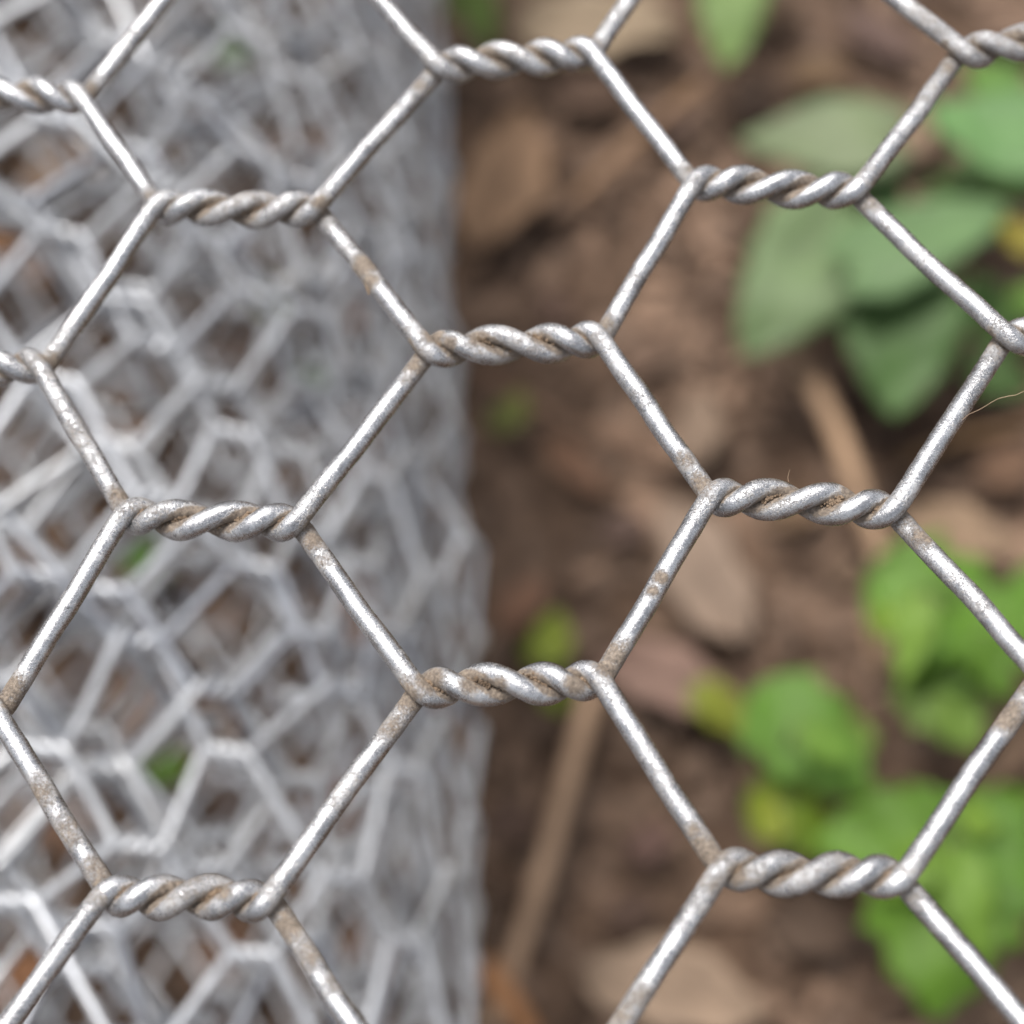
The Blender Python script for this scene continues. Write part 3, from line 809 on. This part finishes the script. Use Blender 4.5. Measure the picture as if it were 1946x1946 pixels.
# ------------------------------------------------------------------ fallen leaves
LEAF_MATS = {}
def leaf_material(name, col, dry):
    mt, N, L, B = new_mat(name)
    tc = N.new('ShaderNodeTexCoord'); co = tc.outputs['Object']
    n1 = noise(N, L, co, 14 if dry else 9, 5, .6)
    r = ramp(N, [(.28, sc(col, .62 if dry else .74)), (.52, col), (.78, sc(col, 1.22))])
    L.new(n1.outputs['Fac'], r.inputs['Fac'])
    at = N.new('ShaderNodeAttribute'); at.attribute_name = 'vein'
    c = mix_col(N, L, math_node(N, L, 'MULTIPLY', at.outputs['Fac'], .55), r.outputs['Color'], sc(col, 1.5 if not dry else .6))
    L.new(c, B.inputs['Base Color'])
    B.inputs['Roughness'].default_value = .75 if dry else .58
    B.inputs['Specular IOR Level'].default_value = .25 if dry else .35
    if not dry:
        tr = N.new('ShaderNodeBsdfTranslucent')
        L.new(c, tr.inputs['Color'])
        mx = N.new('ShaderNodeMixShader'); mx.inputs[0].default_value = .22
        out = N['Material Output']
        L.new(B.outputs[0], mx.inputs[1]); L.new(tr.outputs[0], mx.inputs[2]); L.new(mx.outputs[0], out.inputs['Surface'])
    bp = N.new('ShaderNodeBump'); bp.inputs['Strength'].default_value = .4; bp.inputs['Distance'].default_value = .006
    L.new(n1.outputs['Fac'], bp.inputs['Height']); L.new(bp.outputs['Normal'], B.inputs['Normal'])
    return mt

def blade(base, tip, width, shape, seed, thick=.25, curl=.18, fold=.25, nu=22, nv=10):
    """leaf blade as a closed thin slab; returns verts, faces, vein attr, midrib path"""
    r = np.random.default_rng(seed)
    base = np.array(base, float); tip = np.array(tip, float)
    ax = tip - base; Ln = np.linalg.norm(ax); ax /= Ln
    sd = np.cross(np.array([0, 0, 1.0]), ax); sd /= np.linalg.norm(sd)
    up = np.cross(ax, sd)
    u = np.linspace(0, 1, nu)
    if shape == 'heart':
        w = np.power(np.sin(np.pi * np.clip(u, 0, 1) ** .52), .66)
        w[:3] = np.maximum(w[:3], [.42, .66, .82])
    elif shape == 'dry':
        w = np.power(np.sin(np.pi * np.clip(u * .97 + .015, 0, 1) ** .9), .8)
    elif shape == 'lobed':
        w = np.power(np.sin(np.pi * u ** .66), .80) * (.86 + .30 * ((u * 3.4 + .15) % 1.0) ** 1.5)
    else:
        w = np.power(np.sin(np.pi * u ** .72), .90)
    ph = r.uniform(0, 6.28, 8)
    V = []; vein = []
    for side_z in (0, -thick):
        for a in range(nu):
            for b in range(nv + 1):
                q = (b / nv) * 2 - 1
                ser = 1 + (.10 if shape == 'dry' else .045) * math.sin(u[a] * (19 if shape == 'dry' else 34) + (2 if q > 0 else 0) + ph[0]) * abs(q) + (.10 * math.sin(u[a] * 7 + ph[1] + 3 * (q > 0)) * abs(q) if shape == 'dry' else 0)
                x = u[a] * Ln
                y = q * w[a] * width / 2 * ser
                if shape == 'heart': x -= .17 * width * abs(q) ** 2 * max(0, 1 - u[a] * 3.2)
                z = fold * abs(y) * (.5 if shape == 'dry' else .55) - curl * Ln * (u[a] - .5) ** 2 + curl * Ln * .12
                z += .035 * width * math.sin(u[a] * 9 + q * 2.3 + ph[2]) + (.05 * width * math.sin(q * 4 + u[a] * 5 + ph[3]) if shape == 'dry' else .02 * width * math.cos(q * 9) * abs(q))
                P = base + ax * x + sd * y + up * (z + side_z)
                V.append(P)
                lat = abs(((u[a] - abs(q) * .22) * 6.5) % 1 - .5)
                vein.append(max(np.clip(1 - abs(q) * 9, 0, 1), .5 * np.clip((lat - .40) * 10, 0, 1) * (abs(q) < .9)))
    V = np.array(V)
    m_ = nv + 1
    F = []
    o = nu * m_
    for a in range(nu - 1):
        for b in range(nv):
            i0 = a * m_ + b
            F.append((i0, i0 + m_, i0 + m_ + 1, i0 + 1))
            F.append((o + i0, o + i0 + 1, o + i0 + m_ + 1, o + i0 + m_))
    for a in range(nu - 1):
        i0 = a * m_; F.append((i0, o + i0, o + i0 + m_, i0 + m_))
        i0 = a * m_ + nv; F.append((i0, i0 + m_, o + i0 + m_, o + i0))
    for b in range(nv):
        F.append((b, b + 1, o + b + 1, o + b))
        i0 = (nu - 1) * m_ + b; F.append((i0, o + i0, o + i0 + 1, i0 + 1))
    rib = V[[a * m_ + nv // 2 for a in range(nu)]] + up * .05
    return V, np.array(F), np.array(vein), rib

DRY_K = .46
for k, (lab, (bx, by, bz, tx, ty, tz, wd), colr) in enumerate(DRY):
    root = thing('fallen_leaf', lab, 'fallen leaf', 'fallen leaves on the soil', (bx, by, bz))
    org = np.array([bx, by, bz])
    g_ = sum(colr) / 3
    dull = .62 if ('scrap' in lab or 'fragment' in lab or 'sliver' in lab or 'dull' in lab or 'mauve' in lab) else .92
    colr = tuple((.82 * v_ + .18 * g_) * dull * t_ for v_, t_ in zip(colr, (.95, 1.0, .96)))
    mat = leaf_material('dry_leaf_%d' % k, sc(colr, DRY_K), True)
    lr = np.random.default_rng(300 + k)
    V, F, ve, rib = blade((0, 0, .4), (tx - bx, ty - by, tz - bz + lr.uniform(-1, 2)), wd, 'dry', 500 + k, .3, lr.uniform(-.18, .3), lr.uniform(-.3, .45), 18, 8)
    link('blade', mesh_from('blade', V, F, mat, True, {'vein': ve}), root)
    v, fl, _ = tube(rib, np.linspace(.45, .12, len(rib)), 5)
    link('midrib', mesh_from('midrib', v, fl, mat, True, {'vein': np.ones(len(v))}), root)

# ------------------------------------------------------------------ twigs
for k, (lab, pts, wd, z, colr) in enumerate(TWIGS):
    P = np.array([(x, y, z) for x, y in pts], float)
    P[:, 2] = np.maximum(P[:, 2], ground_h(P[:, 0], P[:, 1]) + wd * .4)
    root_loc = P[0]
    t = np.arange(len(P)); tt = np.linspace(0, len(P) - 1, 60)
    Q = np.stack([np.interp(tt, t, P[:, q]) for q in range(3)], 1)
    for _ in range(30): Q[1:-1] = Q[1:-1] * .5 + (Q[:-2] + Q[2:]) * .25
    rad = np.linspace(.54, .44, 60) * wd * (1 + .10 * vnoise(Q / 3.0, 70 + k))
    for kn in (14, 33, 48): rad[kn] *= 1.18
    v, fl, rd = tube(Q - root_loc, rad, 10)
    v = v + rd * (.05 * wd * vnoise((v + root_loc) / np.array([1.0, 1.0, 1.0]) / (wd * .35), 80 + k))[:, None]
    g_ = sum(colr) / 3
    tc_ = tuple(.85 * v_ + .15 * g_ * t_ for v_, t_ in zip(colr, (1.12, 1, .86)))
    mat = simple_mat('twig_%d' % k, sc(tc_, .42), sc(tc_, .72), 12, .85, .6, .01)
    root = link('twig', mesh_from('twig', v, fl, mat))
    root.location = Vector(root_loc) * U
    tag(root, lab, 'twig', 'twigs on the soil')

# ------------------------------------------------------------------ green plants
GREEN_K = .56
M_STEM = simple_mat('plant_stem', (.06, .08, .03), (.13, .12, .06), 10, .6)
for k, (lab, shape, (rx, ry), leaves) in enumerate(PLANTS):
    root = thing('weed_plant', lab, 'plant', 'green weeds growing from the soil', (rx, ry, 0))
    org = np.array([rx, ry, 0.0])
    for q, ((bx, by, bz, tx, ty, tz, wd), colr) in enumerate(leaves):
        cr = np.random.default_rng(700 + 10 * k + q)
        colr = sc((colr[0] * 1.1, colr[1] * .92, colr[2] * .92) if shape == 'heart' else (colr[0] * 1.02, colr[1] * .86, colr[2] * .42), GREEN_K)
        mat = leaf_material('green_leaf_%d_%d' % (k, q), colr, False)
        V, F, ve, rib = blade(np.array([bx, by, bz]) - org, np.array([tx, ty, tz]) - org, wd, shape, 900 + 10 * k + q, .22, cr.uniform(.08, .22), cr.uniform(.05, .25))
        lf = link('leaf', mesh_from('leaf', V, F, mat, True, {'vein': ve}), root)
        v, fl, _ = tube(rib - np.array([0, 0, .12]), np.linspace(.35, .08, len(rib)), 5)
        link('midrib', mesh_from('midrib', v, fl, mat, True, {'vein': np.ones(len(v))}), lf)
        b = np.array([bx, by, bz]) - org
        t = np.linspace(0, 1, 14)[:, None]
        c0 = np.array([0, 0, -2.0]); c1 = np.array([b[0] * .15, b[1] * .15, bz * .7]); 
        Q = (1 - t) ** 2 * c0 + 2 * t * (1 - t) * c1 + t ** 2 * b
        v, fl, _ = tube(Q, np.linspace(.65, .4, 14), 6)
        link('stem', mesh_from('stem', v, fl, M_STEM), root)
